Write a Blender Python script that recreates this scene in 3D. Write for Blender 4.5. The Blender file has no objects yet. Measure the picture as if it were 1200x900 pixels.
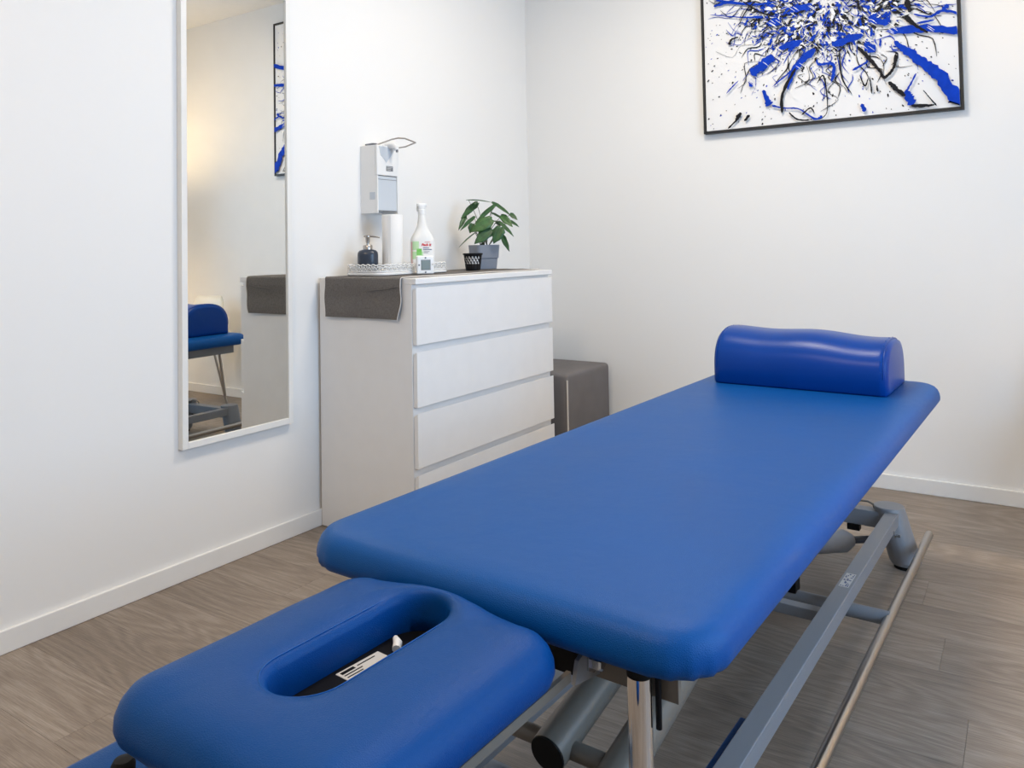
import bpy, bmesh, math, random
from mathutils import Vector, Matrix
C = bpy.context.scene.collection
SC = bpy.context.scene
R0 = random.Random(7)

# ------------------------------------------------------------------ camera
cam_data = bpy.data.cameras.new('camera')
cam = bpy.data.objects.new('camera', cam_data); C.objects.link(cam)
YAW, PIT, ROL = 0.58292, 0.03185, -0.01798
F_ = Vector((-math.sin(YAW)*math.cos(PIT), math.cos(YAW)*math.cos(PIT), math.sin(PIT)))
R_ = Vector((math.cos(YAW), math.sin(YAW), 0)); U_ = R_.cross(F_)
R2 = R_*math.cos(ROL)+U_*math.sin(ROL); U2 = -R_*math.sin(ROL)+U_*math.cos(ROL)
cam.matrix_world = Matrix(((R2.x, U2.x, -F_.x, 2.43566), (R2.y, U2.y, -F_.y, -3.87368), (R2.z, U2.z, -F_.z, 1.11045), (0, 0, 0, 1)))
cam_data.sensor_fit = 'HORIZONTAL'; cam_data.sensor_width = 36.0
cam_data.lens = 917.4235/1200*36.0
cam_data.shift_y = -(450-260.545)/1200
cam_data.clip_start = 0.02
SC.camera = cam

# ------------------------------------------------------------------ world, lights, exposure
SC.view_settings.view_transform = 'Standard'; SC.view_settings.look = 'None'
SC.view_settings.gamma = 1.0; SC.view_settings.use_curve_mapping = False
SC.view_settings.exposure = -0.06
w = bpy.data.worlds.new('world'); SC.world = w; w.use_nodes = True
w.node_tree.nodes['Background'].inputs[0].default_value = (0.62, 0.78, 1.0, 1)
w.node_tree.nodes['Background'].inputs[1].default_value = 1.2
def area_light(name, loc, target, sx, sy, power, col, spread=180):
    l = bpy.data.lights.new(name, 'AREA'); l.shape = 'RECTANGLE'; l.size = sx; l.size_y = sy
    l.energy = power; l.color = col; l.spread = math.radians(spread)
    o = bpy.data.objects.new(name, l); C.objects.link(o); o.location = loc
    o.rotation_euler = (Vector(target)-Vector(loc)).to_track_quat('-Z', 'Y').to_euler()
    return o
ROOM_X, ROOM_Y, ROOM_Z = 3.9, -6.6, 2.95
# daylight coming in through the window of the right wall
area_light('window_daylight', (ROOM_X+0.02, -2.45, 1.55), (0, -2.45, 1.45), 1.7, 1.5, 63, (0.41, 0.665, 1.0))
# two ceiling panels and a warm lamp in the far right corner
area_light('ceiling_panel_light', (1.45, -1.35, ROOM_Z-0.06), (1.45, -1.35, 0), 0.56, 0.56, 32, (1.0, 0.90, 0.76))
area_light('ceiling_panel_light', (1.45, -3.9, ROOM_Z-0.06), (1.45, -3.9, 0), 0.56, 0.56, 32, (1.0, 0.76, 0.50))
# ------------------------------------------------------------------ mesh helpers
class MB:
    def __init__(s): s.v = []; s.f = []
    def add(s, vs, fs):
        n = len(s.v); s.v += [tuple(v) for v in vs]; s.f += [[i+n for i in f] for f in fs]; return s
    def box(s, x0, x1, y0, y1, z0, z1):
        return s.add([(x0,y0,z0),(x1,y0,z0),(x1,y1,z0),(x0,y1,z0),(x0,y0,z1),(x1,y0,z1),(x1,y1,z1),(x0,y1,z1)],
                     [(0,3,2,1),(4,5,6,7),(0,1,5,4),(1,2,6,5),(2,3,7,6),(3,0,4,7)])
    def rings(s, rs, cap0=True, cap1=True, closed=True):
        n = len(rs[0]); vs = [p for r in rs for p in r]; fs = []
        for k in range(len(rs)-1):
            for i in range(n if closed else n-1):
                j = (i+1) % n
                fs.append((k*n+i, k*n+j, (k+1)*n+j, (k+1)*n+i))
        if cap0: fs.append(tuple(range(n-1, -1, -1)))
        if cap1: fs.append(tuple((len(rs)-1)*n+i for i in range(n)))
        return s.add(vs, fs)
    def tube(s, pts, r, n=12, cap=True):
        pts = [Vector(p) for p in pts]; rs = []
        rad = r if isinstance(r, (list, tuple)) else [r]*len(pts)
        up = None
        for i, p in enumerate(pts):
            d = (pts[min(i+1, len(pts)-1)]-pts[max(i-1, 0)]).normalized()
            if up is None:
                up = Vector((0,0,1)) if abs(d.z) < .9 else Vector((1,0,0))
            a = (up-d*up.dot(d)).normalized(); b = d.cross(a); up = a
            rs.append([p+(a*math.cos(t)+b*math.sin(t))*rad[i] for t in [2*math.pi*k/n for k in range(n)]])
        return s.rings(rs, cap, cap)
    def loop(s, pts, r, n=8):
        pts = [Vector(p) for p in pts]; m = len(pts); rs = []
        for i, p in enumerate(pts):
            d = (pts[(i+1) % m]-pts[i-1]).normalized()
            up = Vector((0,0,1)) if abs(d.z) < .9 else Vector((0.6,0.8,0))
            a = (up-d*up.dot(d)).normalized(); b = d.cross(a)
            rs.append([p+(a*math.cos(t)+b*math.sin(t))*r for t in [2*math.pi*k/n for k in range(n)]])
        rs.append(rs[0]); return s.rings(rs, False, False)
    def lathe(s, prof, n=32, c=(0,0,0), sx=1, sy=1, p=2.0, cap0=True, cap1=True):
        rs = []
        for r, z in prof:
            ring = []
            for k in range(n):
                t = 2*math.pi*k/n; ct, st = math.cos(t), math.sin(t)
                e = 2.0/p
                ring.append((c[0]+sx*r*math.copysign(abs(ct)**e, ct), c[1]+sy*r*math.copysign(abs(st)**e, st), c[2]+z))
            rs.append(ring)
        return s.rings(rs, cap0, cap1)
def obj(name, mb, m, parent=None, bevel=0, seg=2, loc=None, rot=None, angle=38):
    me = bpy.data.meshes.new(name); me.from_pydata(mb.v, [], mb.f); me.validate()
    b = bmesh.new(); b.from_mesh(me); bmesh.ops.recalc_face_normals(b, faces=b.faces); b.to_mesh(me); b.free()
    me.shade_smooth(); me.set_sharp_from_angle(angle=math.radians(angle))
    me.materials.append(m)
    o = bpy.data.objects.new(name, me); C.objects.link(o)
    if parent: o.parent = parent
    if loc: o.location = loc
    if rot: o.rotation_euler = rot
    if bevel:
        bm = o.modifiers.new('bevel', 'BEVEL'); bm.width = bevel; bm.segments = seg; bm.limit_method = 'ANGLE'
        bm.angle_limit = math.radians(40); bm.harden_normals = True
    return o
def tag(o, label, cat, group=None):
    o['label'] = label; o['category'] = cat
    if group: o['group'] = group
    return o
def thing(name, label, cat, loc=(0,0,0), rz=0, group=None):
    o = bpy.data.objects.new(name, None); C.objects.link(o); o.empty_display_size = .05
    o.location = loc; o.rotation_euler = (0,0,rz)
    return tag(o, label, cat, group)
def struct(o): o['kind'] = 'structure'; return o
def text_mesh(name, txt, size, m, parent, matrix, shear=0, extrude=0.0001, bold=0):
    cu = bpy.data.curves.new(name, 'FONT'); cu.body = txt; cu.size = size; cu.shear = shear; cu.extrude = extrude; cu.offset = bold
    cu.align_x = 'CENTER'; cu.align_y = 'CENTER'; cu.resolution_u = 3
    t = bpy.data.objects.new('tmp', cu); C.objects.link(t)
    me = bpy.data.meshes.new_from_object(t.evaluated_get(bpy.context.evaluated_depsgraph_get()))
    bpy.data.objects.remove(t); bpy.data.curves.remove(cu)
    me.materials.clear(); me.materials.append(m)
    o = bpy.data.objects.new(name, me); C.objects.link(o); o.parent = parent; o.matrix_local = matrix
    return o

# ------------------------------------------------------------------ materials
def mat(name, col, rough=.5, metal=0, spec=.5, bump=None, var=None, alpha=None, trans=0, coat=0, emit=0, sss=0):
    """bump=(scale, strength, stretch xyz); var=(scale, amount): gentle colour variation"""
    m = bpy.data.materials.new(name); m.use_nodes = True; nt = m.node_tree; N = nt.nodes; L = nt.links
    p = N['Principled BSDF']
    p.inputs['Base Color'].default_value = (*col, 1); p.inputs['Roughness'].default_value = rough
    p.inputs['Metallic'].default_value = metal; p.inputs['Specular IOR Level'].default_value = spec
    p.inputs['Transmission Weight'].default_value = trans; p.inputs['Coat Weight'].default_value = coat
    if alpha is not None: p.inputs['Alpha'].default_value = alpha
    if emit: p.inputs['Emission Color'].default_value = (*col, 1); p.inputs['Emission Strength'].default_value = emit
    tc = N.new('ShaderNodeTexCoord')
    if var or not bump:
        sc_, am = var or (14, .03)
        n = N.new('ShaderNodeTexNoise'); n.inputs['Scale'].default_value = sc_; n.inputs['Detail'].default_value = 3
        L.new(tc.outputs['Object'], n.inputs['Vector'])
        mx = N.new('ShaderNodeMix'); mx.data_type = 'RGBA'; mx.blend_type = 'MIX'
        mx.inputs[6].default_value = (*[c*(1-am) for c in col], 1); mx.inputs[7].default_value = (*[min(1, c*(1+am)) for c in col], 1)
        L.new(n.outputs['Fac'], mx.inputs[0]); L.new(mx.outputs[2], p.inputs['Base Color'])
    if bump:
        mp = N.new('ShaderNodeMapping'); L.new(tc.outputs['Object'], mp.inputs['Vector'])
        if len(bump) > 2: mp.inputs['Scale'].default_value = bump[2]
        n2 = N.new('ShaderNodeTexNoise'); n2.inputs['Scale'].default_value = bump[0]; n2.inputs['Detail'].default_value = 4
        L.new(mp.outputs[0], n2.inputs['Vector'])
        b = N.new('ShaderNodeBump'); b.inputs['Strength'].default_value = bump[1]; b.inputs['Distance'].default_value = .002
        L.new(n2.outputs['Fac'], b.inputs['Height']); L.new(b.outputs[0], p.inputs['Normal'])
    return m
def leather(name, col, rough, strength, spec=.22):
    m = bpy.data.materials.new(name); m.use_nodes = True; nt = m.node_tree; N = nt.nodes; L = nt.links
    p = N['Principled BSDF']; p.inputs['Specular IOR Level'].default_value = spec
    tc = N.new('ShaderNodeTexCoord')
    v = N.new('ShaderNodeTexVoronoi'); v.inputs['Scale'].default_value = 420; v.feature = 'DISTANCE_TO_EDGE'
    n = N.new('ShaderNodeTexNoise'); n.inputs['Scale'].default_value = 26; n.inputs['Detail'].default_value = 5
    n3 = N.new('ShaderNodeTexNoise'); n3.inputs['Scale'].default_value = 5; n3.inputs['Detail'].default_value = 3
    for q in (v, n, n3): L.new(tc.outputs['Object'], q.inputs['Vector'])
    ad = N.new('ShaderNodeMath'); ad.operation = 'MULTIPLY_ADD'; L.new(n.outputs['Fac'], ad.inputs[0]); ad.inputs[1].default_value = 1.6
    L.new(v.outputs['Distance'], ad.inputs[2])
    b = N.new('ShaderNodeBump'); b.inputs['Strength'].default_value = strength; b.inputs['Distance'].default_value = .0012
    L.new(ad.outputs[0], b.inputs['Height']); L.new(b.outputs[0], p.inputs['Normal'])
    mx = N.new('ShaderNodeMix'); mx.data_type = 'RGBA'
    mx.inputs[6].default_value = (*[c*.9 for c in col], 1); mx.inputs[7].default_value = (*[c*1.1 for c in col], 1)
    L.new(n3.outputs['Fac'], mx.inputs[0]); L.new(mx.outputs[2], p.inputs['Base Color'])
    mr = N.new('ShaderNodeMapRange'); mr.inputs['To Min'].default_value = rough-.05; mr.inputs['To Max'].default_value = rough+.06
    L.new(n3.outputs['Fac'], mr.inputs['Value']); L.new(mr.outputs[0], p.inputs['Roughness'])
    return m
def wood_floor():
    m = bpy.data.materials.new('oak_vinyl'); m.use_nodes = True; nt = m.node_tree; N = nt.nodes; L = nt.links
    p = N['Principled BSDF']; p.inputs['Roughness'].default_value = .5; p.inputs['Specular IOR Level'].default_value = .35
    tc = N.new('ShaderNodeTexCoord'); oi = N.new('ShaderNodeObjectInfo')
    cb = N.new('ShaderNodeCombineXYZ')
    for i, k in enumerate((41.3, 17.7, 9.1)):
        q = N.new('ShaderNodeMath'); q.operation = 'MULTIPLY'; L.new(oi.outputs['Random'], q.inputs[0]); q.inputs[1].default_value = k; L.new(q.outputs[0], cb.inputs[i])
    va = N.new('ShaderNodeVectorMath'); L.new(tc.outputs['Object'], va.inputs[0]); L.new(cb.outputs[0], va.inputs[1])
    def noise(sc, scale=1, detail=3, dist=0):
        mp = N.new('ShaderNodeMapping'); mp.inputs['Scale'].default_value = sc; L.new(va.outputs[0], mp.inputs['Vector'])
        n = N.new('ShaderNodeTexNoise'); n.inputs['Scale'].default_value = scale; n.inputs['Detail'].default_value = detail; n.inputs['Distortion'].default_value = dist
        L.new(mp.outputs[0], n.inputs['Vector']); return n.outputs['Fac']
    def math_(op, a, b_=None):
        q = N.new('ShaderNodeMath'); q.operation = op
        for i, x in enumerate((a, b_)):
            if x is None: continue
            if isinstance(x, (int, float)): q.inputs[i].default_value = x
            else: L.new(x, q.inputs[i])
        return q.outputs[0]
    big = noise((.9, 5.0, 1), 1, 1.2)
    rings = math_('SINE', math_('MULTIPLY', big, 120))
    fib = noise((6, 290, 1), 1, 4)
    fib2 = noise((30, 700, 1), 1, 2)
    patch = noise((1.2, 3, 1), 1, 2)
    s = math_('ADD', math_('MULTIPLY', rings, .08), math_('MULTIPLY', fib, .75))
    s = math_('ADD', s, math_('MULTIPLY', fib2, .6))
    s = math_('ADD', s, math_('MULTIPLY', patch, .55))
    s = math_('ADD', s, math_('MULTIPLY', oi.outputs['Random'], .10))
    mr = N.new('ShaderNodeMapRange'); mr.inputs['From Min'].default_value = .60; mr.inputs['From Max'].default_value = 1.42
    L.new(s, mr.inputs['Value'])
    cr = N.new('ShaderNodeValToRGB'); cr.color_ramp.elements[0].color = (.14, .110, .087, 1); cr.color_ramp.elements[1].color = (.37, .315, .262, 1)
    e = cr.color_ramp.elements.new(.5); e.color = (.24, .193, .154, 1)
    L.new(mr.outputs[0], cr.inputs[0]); L.new(cr.outputs[0], p.inputs['Base Color'])
    b = N.new('ShaderNodeBump'); b.inputs['Strength'].default_value = .12; b.inputs['Distance'].default_value = .001
    L.new(fib, b.inputs['Height']); L.new(b.outputs[0], p.inputs['Normal'])
    return m
WOOD = ((.105, .078, .058, 1), (.215, .168, .130, 1), (.36, .295, .24, 1))
M = dict(
 wall=mat('white_plaster', (.83, .82, .80), .75, spec=.25, bump=(90, .06), var=(1.5, .012)),
 ceil=mat('ceiling_paint', (.85, .84, .82), .8, spec=.2),
 white=mat('white_lacquer', (.80, .79, .78), .42, spec=.4),
 trim=mat('white_trim', (.82, .81, .79), .4, spec=.4),
 frame_w=mat('white_frame', (.80, .79, .76), .4),
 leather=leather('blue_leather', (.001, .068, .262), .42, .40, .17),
 leather_shade=leather('blue_leather_shaded', (.001, .050, .205), .40, .4, .13),  # same blue leather with the light falloff near the camera painted in
 bolst=leather('blue_vinyl', (.0002, .042, .245), .30, .03, .2),
 steel=mat('grey_powder_coat', (.215, .225, .245), .42, spec=.45, bump=(900, .05)),
 tubeg=mat('warm_grey_coat', (.155, .133, .108), .36, spec=.5, bump=(900, .05)),
 chrome=mat('chrome', (.78, .76, .74), .07, 1),
 satin=mat('satin_steel', (.44, .41, .38), .3, 1),
 zinc=mat('zinc', (.6, .62, .64), .25, 1),
 black=mat('black_plastic', (.004, .004, .005), .5, spec=.15),
 rubber=mat('black_rubber', (.005, .005, .005), .6, spec=.2),
 mirror=mat('silvered_glass', (.80, .80, .765), .0, 1),
 frame_b=mat('black_frame', (.012, .011, .011), .45),
 canvas=mat('canvas_white', (.80, .795, .79), .8, spec=.2, bump=(1200, .1)),
 pblue=mat('blue_paint', (.001, .04, .42), .6, spec=.12, var=(30, .35)),
 pblack=mat('black_paint', (.010, .010, .013), .6, spec=.15),
 pwhite=mat('white_paint', (.80, .80, .80), .5),
 pot=mat('grey_ceramic', (.20, .225, .275), .5),
 soil=mat('soil', (.03, .02, .014), .9, bump=(60, 1)),
 leaf=mat('green_leaf', (.022, .082, .020), .38, var=(60, .7)),
 leaf2=mat('light_leaf', (.045, .125, .028), .38, var=(60, .6)),
 stem=mat('stem', (.05, .065, .022), .6),
 slate=mat('slate_plastic', (.022, .032, .052), .32),
 grey_cloth=mat('grey_woven_cloth', (.165, .152, .142), .95, spec=.1, bump=(700, .6), var=(160, .4)),
 hem=mat('pale_hem', (.62, .58, .54), .9, spec=.1),
 ott=mat('grey_velour', (.175, .163, .162), .9, spec=.15, bump=(400, .3), var=(9, .14)),
 paper=mat('white_paper', (.82, .81, .79), .9, spec=.1, bump=(200, .3)),
 plast=mat('white_plastic', (.80, .80, .79), .35),
 plast_b=mat('translucent_white', (.78, .78, .76), .3, spec=.5),
 win=mat('frosted_blue_plastic', (.54, .585, .635), .3),
 greyp=mat('grey_plastic', (.16, .17, .19), .4),
 lcd=mat('lcd_glass', (.12, .13, .085), .2),
 red=mat('red_print', (.62, .015, .03), .5), navy=mat('navy_print', (.02, .04, .16), .5),
 green=mat('green_print', (.17, .52, .09), .5), palegreen=mat('pale_green_print', (.50, .72, .42), .5), pink=mat('pink_print', (.72, .42, .42), .5),
 lbl=mat('paper_label', (.55, .54, .52), .6), shell=mat('cream_shell', (.80, .75, .64), .4),
 diff=mat('lamp_diffuser', (1, .95, .88), .5, emit=3.0),
 glass=mat('window_glass', (1, 1, 1), .0, trans=1),
 dark=mat('dark_gap', (.03, .03, .03), .8),
)
# ------------------------------------------------------------------ the room
WOODM = wood_floor()
fl = struct(obj('floor', MB().box(-.1, ROOM_X+.1, ROOM_Y-.1, .1, -.12, -.012), M['dark']))
PW, PLN, GAP = .196, 1.29, .0007
row = 0; y = 0.0
while y > ROOM_Y+.001:
    ya = max(y-PW, ROOM_Y); off = (row*.47) % 1.0*PLN; x = -off
    while x < ROOM_X-.001:
        a, b = max(x, 0), min(x+PLN, ROOM_X)
        if b-a > .02:
            cx, cy = (a+b)/2, (y+ya)/2
            hx, hy = (b-a)/2-GAP/2, (y-ya)/2-GAP/2
            obj('plank', MB().box(-hx, hx, -hy, hy, -.012, 0), WOODM, fl, loc=(cx, cy, 0))
        x += PLN
    y = ya; row += 1
struct(obj('wall_left', MB().box(-.1, 0, ROOM_Y-.1, .1, -.1, ROOM_Z+.1), M['wall']))
struct(obj('wall_back', MB().box(0, ROOM_X, 0, .1, -.1, ROOM_Z+.1), M['wall']))
struct(obj('wall_front', MB().box(0, ROOM_X, ROOM_Y-.1, ROOM_Y, -.1, ROOM_Z+.1), M['wall']))
WY0, WY1, WZ0, WZ1 = -3.35, -1.55, .75, 2.35
struct(obj('wall_right', MB().box(ROOM_X, ROOM_X+.15, ROOM_Y-.1, WY0, -.1, ROOM_Z+.1).box(ROOM_X, ROOM_X+.15, WY1, .1, -.1, ROOM_Z+.1)
       .box(ROOM_X, ROOM_X+.15, WY0, WY1, -.1, WZ0).box(ROOM_X, ROOM_X+.15, WY0, WY1, WZ1, ROOM_Z+.1), M['wall']))
struct(obj('ceiling', MB().box(-.1, ROOM_X+.1, ROOM_Y-.1, .1, ROOM_Z, ROOM_Z+.1), M['ceil']))
wn = bpy.data.objects.new('window_1', None); C.objects.link(wn); struct(wn); wn.location = (ROOM_X+.1, (WY0+WY1)/2, (WZ0+WZ1)/2)
hw, hh = (WY1-WY0)/2, (WZ1-WZ0)/2
for a in ((-hw, -hw+.06, -hh, hh), (hw-.06, hw, -hh, hh), (-hw+.06, hw-.06, -hh, -hh+.06), (-hw+.06, hw-.06, hh-.06, hh), (-.03, .03, -hh+.06, hh-.06)):
    obj('window_frame', MB().box(-.025, .025, *a), M['white'], wn)
for a, b in ((-hw+.06, -.03), (.03, hw-.06)):
    obj('pane', MB().box(-.004, .004, a, b, -hh+.06, hh-.06), M['glass'], wn)
BH, BT = .066, .013
def baseboard(nm, mb): return struct(obj(nm, mb, M['trim'], bevel=.003))
baseboard('baseboard_left', MB().box(0, BT, ROOM_Y, 0, 0, BH))
baseboard('baseboard_back', MB().box(BT, ROOM_X-BT, -BT, 0, 0, BH))
baseboard('baseboard_right', MB().box(ROOM_X-BT, ROOM_X, ROOM_Y, 0, 0, BH))
baseboard('baseboard_front', MB().box(BT, ROOM_X-BT, ROOM_Y, ROOM_Y+BT, 0, BH))
for cy, wh in ((-1.35, 'above the middle of the treatment table'), (-3.9, 'in the ceiling behind the camera')):
    t = thing('ceiling_panel', 'square white ceiling light panel '+wh, 'ceiling light', (1.45, cy, ROOM_Z))
    m = MB()
    for a in ((-.31, .31, -.31, -.285), (-.31, .31, .285, .31), (-.31, -.285, -.285, .285), (.285, .31, -.285, .285)): m.box(*a, -.04, 0)
    obj('panel_frame', m, M['frame_w'], t)
    obj('diffuser', MB().box(-.285, .285, -.285, .285, -.03, -.005), M['diff'], t)

# ------------------------------------------------------------------ treatment table
TT = thing('treatment_table', 'long blue leather treatment table on grey steel lifting frame', 'treatment table', (1.75, -2, 0), -.036265)
def sd_rr(x, y, x0, x1, y0, y1, r):
    cx, cy = (x0+x1)/2, (y0+y1)/2
    qx, qy = abs(x-cx)-(x1-x0)/2+r, abs(y-cy)-(y1-y0)/2+r
    return math.hypot(max(qx, 0), max(qy, 0))+min(max(qx, qy), 0)-r
def rr_ring(x0, x1, y0, y1, r, d, z, n=14, pucker=0):
    pts = []; r2 = max(r-d, .004)
    for cx, cy, a0 in ((x1-r, y1-r, 0), (x0+r, y1-r, 90), (x0+r, y0+r, 180), (x1-r, y0+r, 270)):
        sx, sy = (1 if cx > (x0+x1)/2 else -1), (1 if cy > (y0+y1)/2 else -1)
        ox, oy = cx+sx*(r-d-r2), cy+sy*(r-d-r2)
        for k in range(n+1):
            t = math.radians(a0+90*k/n); rr = r2+pucker*math.sin(k*2.1)*math.sin(math.pi*k/n)
            pts.append((ox+rr*math.cos(t), oy+rr*math.sin(t), z))
    return pts
def seg_pts(rg, n=14, per=24):
    """subdivide the four straight runs so that the long sides keep enough points for a soft edge"""
    out = []; m = n+1
    for c in range(4):
        out += rg[c*m:(c+1)*m]
        a, b = Vector(rg[c*m+m-1]), Vector(rg[((c+1)*m) % len(rg)])
        out += [tuple(a.lerp(b, k/per)) for k in range(1, per)]
    return out
X0, X1, Y0, Y1 = -.346, .390, -.962, 1.132
ZB, ZT = .572, .637
prof = [(.05, 0, 0), (.016, .001, 0), (.006, .006, .0028), (.001, .014, .0026), (0, .024, .0018), (.0015, .036, .0007), (.006, .047, 0), (.014, .0555, 0), (.026, .0608, 0), (.044, .0638, 0), (.075, .065, 0)]
rs = [seg_pts(rr_ring(X0, X1, Y0, Y1, .088, d, ZB+h, pucker=p)) for d, h, p in prof]
obj('main_cushion', MB().rings(rs), M['leather'], TT, angle=80)
# head cushion with its face opening
HX0, HX1, HY0, HY1 = -.185, .210, -1.385, -.966
HZ = .552; HC = (.0, -1.131); NR = 200
def ray_out(f, t, far=.6):
    c, s_ = math.cos(t), math.sin(t); lo, hi = 0, far
    for _ in range(40):
        mid = (lo+hi)/2
        if f(HC[0]+c*mid, HC[1]+s_*mid) < 0: lo = mid
        else: hi = mid
    return lo
def slot(x, y, d=0):
    hl = .092
    return math.hypot(x-HC[0], y-HC[1]-max(-hl, min(hl, y-HC[1])))-(.0475+d)
def ring_of(f, z): 
    out = []
    for k in range(NR):
        t = 2*math.pi*k/NR; q = ray_out(f, t); out.append((HC[0]+q*math.cos(t), HC[1]+q*math.sin(t), z))
    return out
def outer(d): return lambda x, y: sd_rr(x, y, HX0, HX1, HY0, HY1, .062)+d
def clear(k):                      # free width between the outer edge and the opening along this ray
    t = 2*math.pi*k/NR; return ray_out(outer(0), t)-ray_out(slot, t)
CL = [min(1, clear(k)*.45/.066) for k in range(NR)]
def soft_ring(f, d, z):
    out = []
    for k in range(NR):
        t = 2*math.pi*k/NR; e = d*CL[k]
        q = ray_out(lambda x, y: f(x, y, e), t); out.append((HC[0]+q*math.cos(t), HC[1]+q*math.sin(t), z))
    return out
fo = lambda x, y, e: sd_rr(x, y, HX0, HX1, HY0, HY1, .062)+e
rs = [ring_of(outer(d), HZ+h) for d, h in ((.012, .0), (.010, .001), (.004, .007), (0, .018))]
rs += [soft_ring(fo, d, HZ+h) for d, h in ((.001, .030), (.006, .042), (.015, .0525), (.029, .0600), (.047, .0642), (.066, .066))]
rim = [soft_ring(slot, e, HZ+h) for e, h in ((.030, .0655), (.016, .0635), (.007, .0595), (.0015, .0545), (.0, .049), (-.001, .03), (-.0005, .006))]
def blend(a, b, t, z): return [(p[0]*(1-t)+q[0]*t, p[1]*(1-t)+q[1]*t, z) for p, q in zip(a, b)]
rs += [blend(rs[-1], rim[0], t, HZ+.0665) for t in (.33, .66)] + rim
rs.append(rs[0])
HD = obj('head_cushion', MB().rings(rs, False, False), M['leather_shade'], TT, angle=80)
obj('seam_piping', MB().loop([p for p in ring_of(lambda x, y: slot(x, y, .0095), HZ+.0612)][::2], .0011, 6), M['leather'], HD)
obj('base_board', MB().rings([ring_of(lambda x, y: slot(x, y, -.0002), HZ+.003), ring_of(lambda x, y: slot(x, y, -.0002), HZ+.010)]), M['black'], TT)
lab = obj('care_label', MB().box(-.016, .016, -.036, .036, 0, .0008), M['lbl'], TT, loc=(-.021, -1.112, HZ+.010), rot=(0, 0, -.05))
m = MB()
for k, (xx, l) in enumerate(((-.010, .022), (-.010, .03), (-.003, .03), (.003, .026), (.009, .031))):
    m.box(xx-(.0028 if k == 0 else .001), xx+(.0028 if k == 0 else .001), (-.032 if k != 1 else -.005), (-.032 if k != 1 else -.005)+l, .0008, .0011)
obj('print', m, M['black'], lab)
obj('release_lever', MB().tube([(-.013, -1.062, HZ+.014), (-.020, -1.052, HZ+.016), (-.034, -1.042, HZ+.015)], [.006, .0065, .004], 10), M['plast'], TT)
# steel below the head piece
for sx in (-.150, .196):
    obj('head_support', MB().box(sx-.0035, sx+.0035, -1.34, -.955, .538, HZ-.001), M['tubeg'], TT)
    obj('hinge_bracket', MB().add([(sx-.003, -.945, .528), (sx+.003, -.945, .528), (sx+.003, -.868, .512), (sx-.003, -.868, .512), (sx-.003, -.935, .556), (sx+.003, -.935, .556), (sx+.003, -.868, .572), (sx-.003, -.868, .572)],
        [(0,3,2,1),(4,5,6,7),(0,1,5,4),(1,2,6,5),(2,3,7,6),(3,0,4,7)]), M['steel'], TT)
    b = obj('hinge_bolt', MB().lathe([(.0165, 0), (.0165, .003), (.0115, .003), (.0115, .015), (.008, .0175)], 6), M['zinc'], TT, loc=(sx+.003, -.899, .542), rot=(0, math.pi/2, 0), angle=20)
# top frame under the main cushion
obj('top_frame_rail', MB().box(-.265, -.225, -.866, 1.07, .522, ZB), M['steel'], TT, .002)
obj('top_frame_rail', MB().box(.262, .302, -.825, 1.07, .522, ZB), M['steel'], TT, .002)
for e_ in ((-.265, -.146), (.192, .316)):
    obj('hinge_plate', MB().box(*e_, -.878, -.868, .508, ZB), M['tubeg'], TT, .001)
obj('end_rail', MB().box(-.225, .155, -.866, -.84, .49, ZB), M['black'], TT, .002)  # black board added so the gap under the cushion stays dark
obj('end_rail', MB().box(-.225, .262, 1.03, 1.07, .522, ZB), M['steel'], TT, .002)
obj('deck_board', MB().box(-.25, .30, -.88, 1.06, ZB-.002, ZB+.012), M['black'], TT)
# base: two rails, four slanted feet, cross beams
for sx in (.229, -.185):
    obj('base_rail', MB().box(sx-.0205, sx+.0205, -1.05, 1.075, .148, .189), M['steel'], TT, .0025)
for cx, s_ in ((.214, 1), (-.170, -1)):
    for cy in (1.112, -1.09):
        bx = cx+s_*.046
        ft = obj('foot', MB().rings([[(bx+.044*math.cos(t), cy+.044*math.sin(t), .014) for t in [k*math.pi/18 for k in range(36)]],
             [(bx+.0505*math.cos(t), cy+.0505*math.sin(t), .026) for t in [k*math.pi/18 for k in range(36)]],
             [(cx+.049*math.cos(t), cy+.049*math.sin(t), .197) for t in [k*math.pi/18 for k in range(36)]],
             [(cx+.047*math.cos(t), cy+.047*math.sin(t), .200) for t in [k*math.pi/18 for k in range(36)]]]), M['steel'], TT, angle=30)
        obj('rubber_pad', MB().tube([(bx, cy, 0), (bx, cy, .016)], .036, 24), M['rubber'], ft)
obj('cross_beam', MB().box(-.165, .20, 1.075, 1.125, .128, .182), M['steel'], TT, .002)
obj('cross_beam', MB().box(-.165, .20, -1.115, -1.06, .128, .182), M['steel'], TT, .002)
obj('mounting_block', MB().box(.085, .125, 1.07, 1.10, .108, .128), M['rubber'], TT)
obj('cable', MB().tube([(.095, 1.10, .186), (.10, 1.10, .197), (.125, 1.10, .205), (.150, 1.10, .206), (.166, 1.10, .199), (.17, 1.10, .186)], .0035, 8), M['tubeg'], TT)
for z_, y_, r_ in ((.168, .975, .0045), (.152, 1.0, .009)):
    obj('rail_bolt', MB().lathe([(r_, 0), (r_, .004), (r_*.6, .004), (r_*.6, .016 if r_ > .005 else .004)], 10), M['zinc'], TT, loc=(.2495, y_, z_-.012), rot=(0, math.pi/2, 0))
st = obj('rating_sticker', MB().box(-.0125, .0125, -.049, .049, 0, .0006), M['lbl'], TT, loc=(.2285, .430, .189))
m = MB(); rr = random.Random(3)
for k in range(9):
    yy = -.044+k*.0102; x_ = -.010
    while x_ < .009:
        l = rr.uniform(.002, .006)
        if rr.random() < .62: m.box(x_, min(x_+l, .0105), yy, yy+rr.uniform(.003, .008), .0006, .0009)
        x_ += l+rr.uniform(.001, .003)
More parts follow.
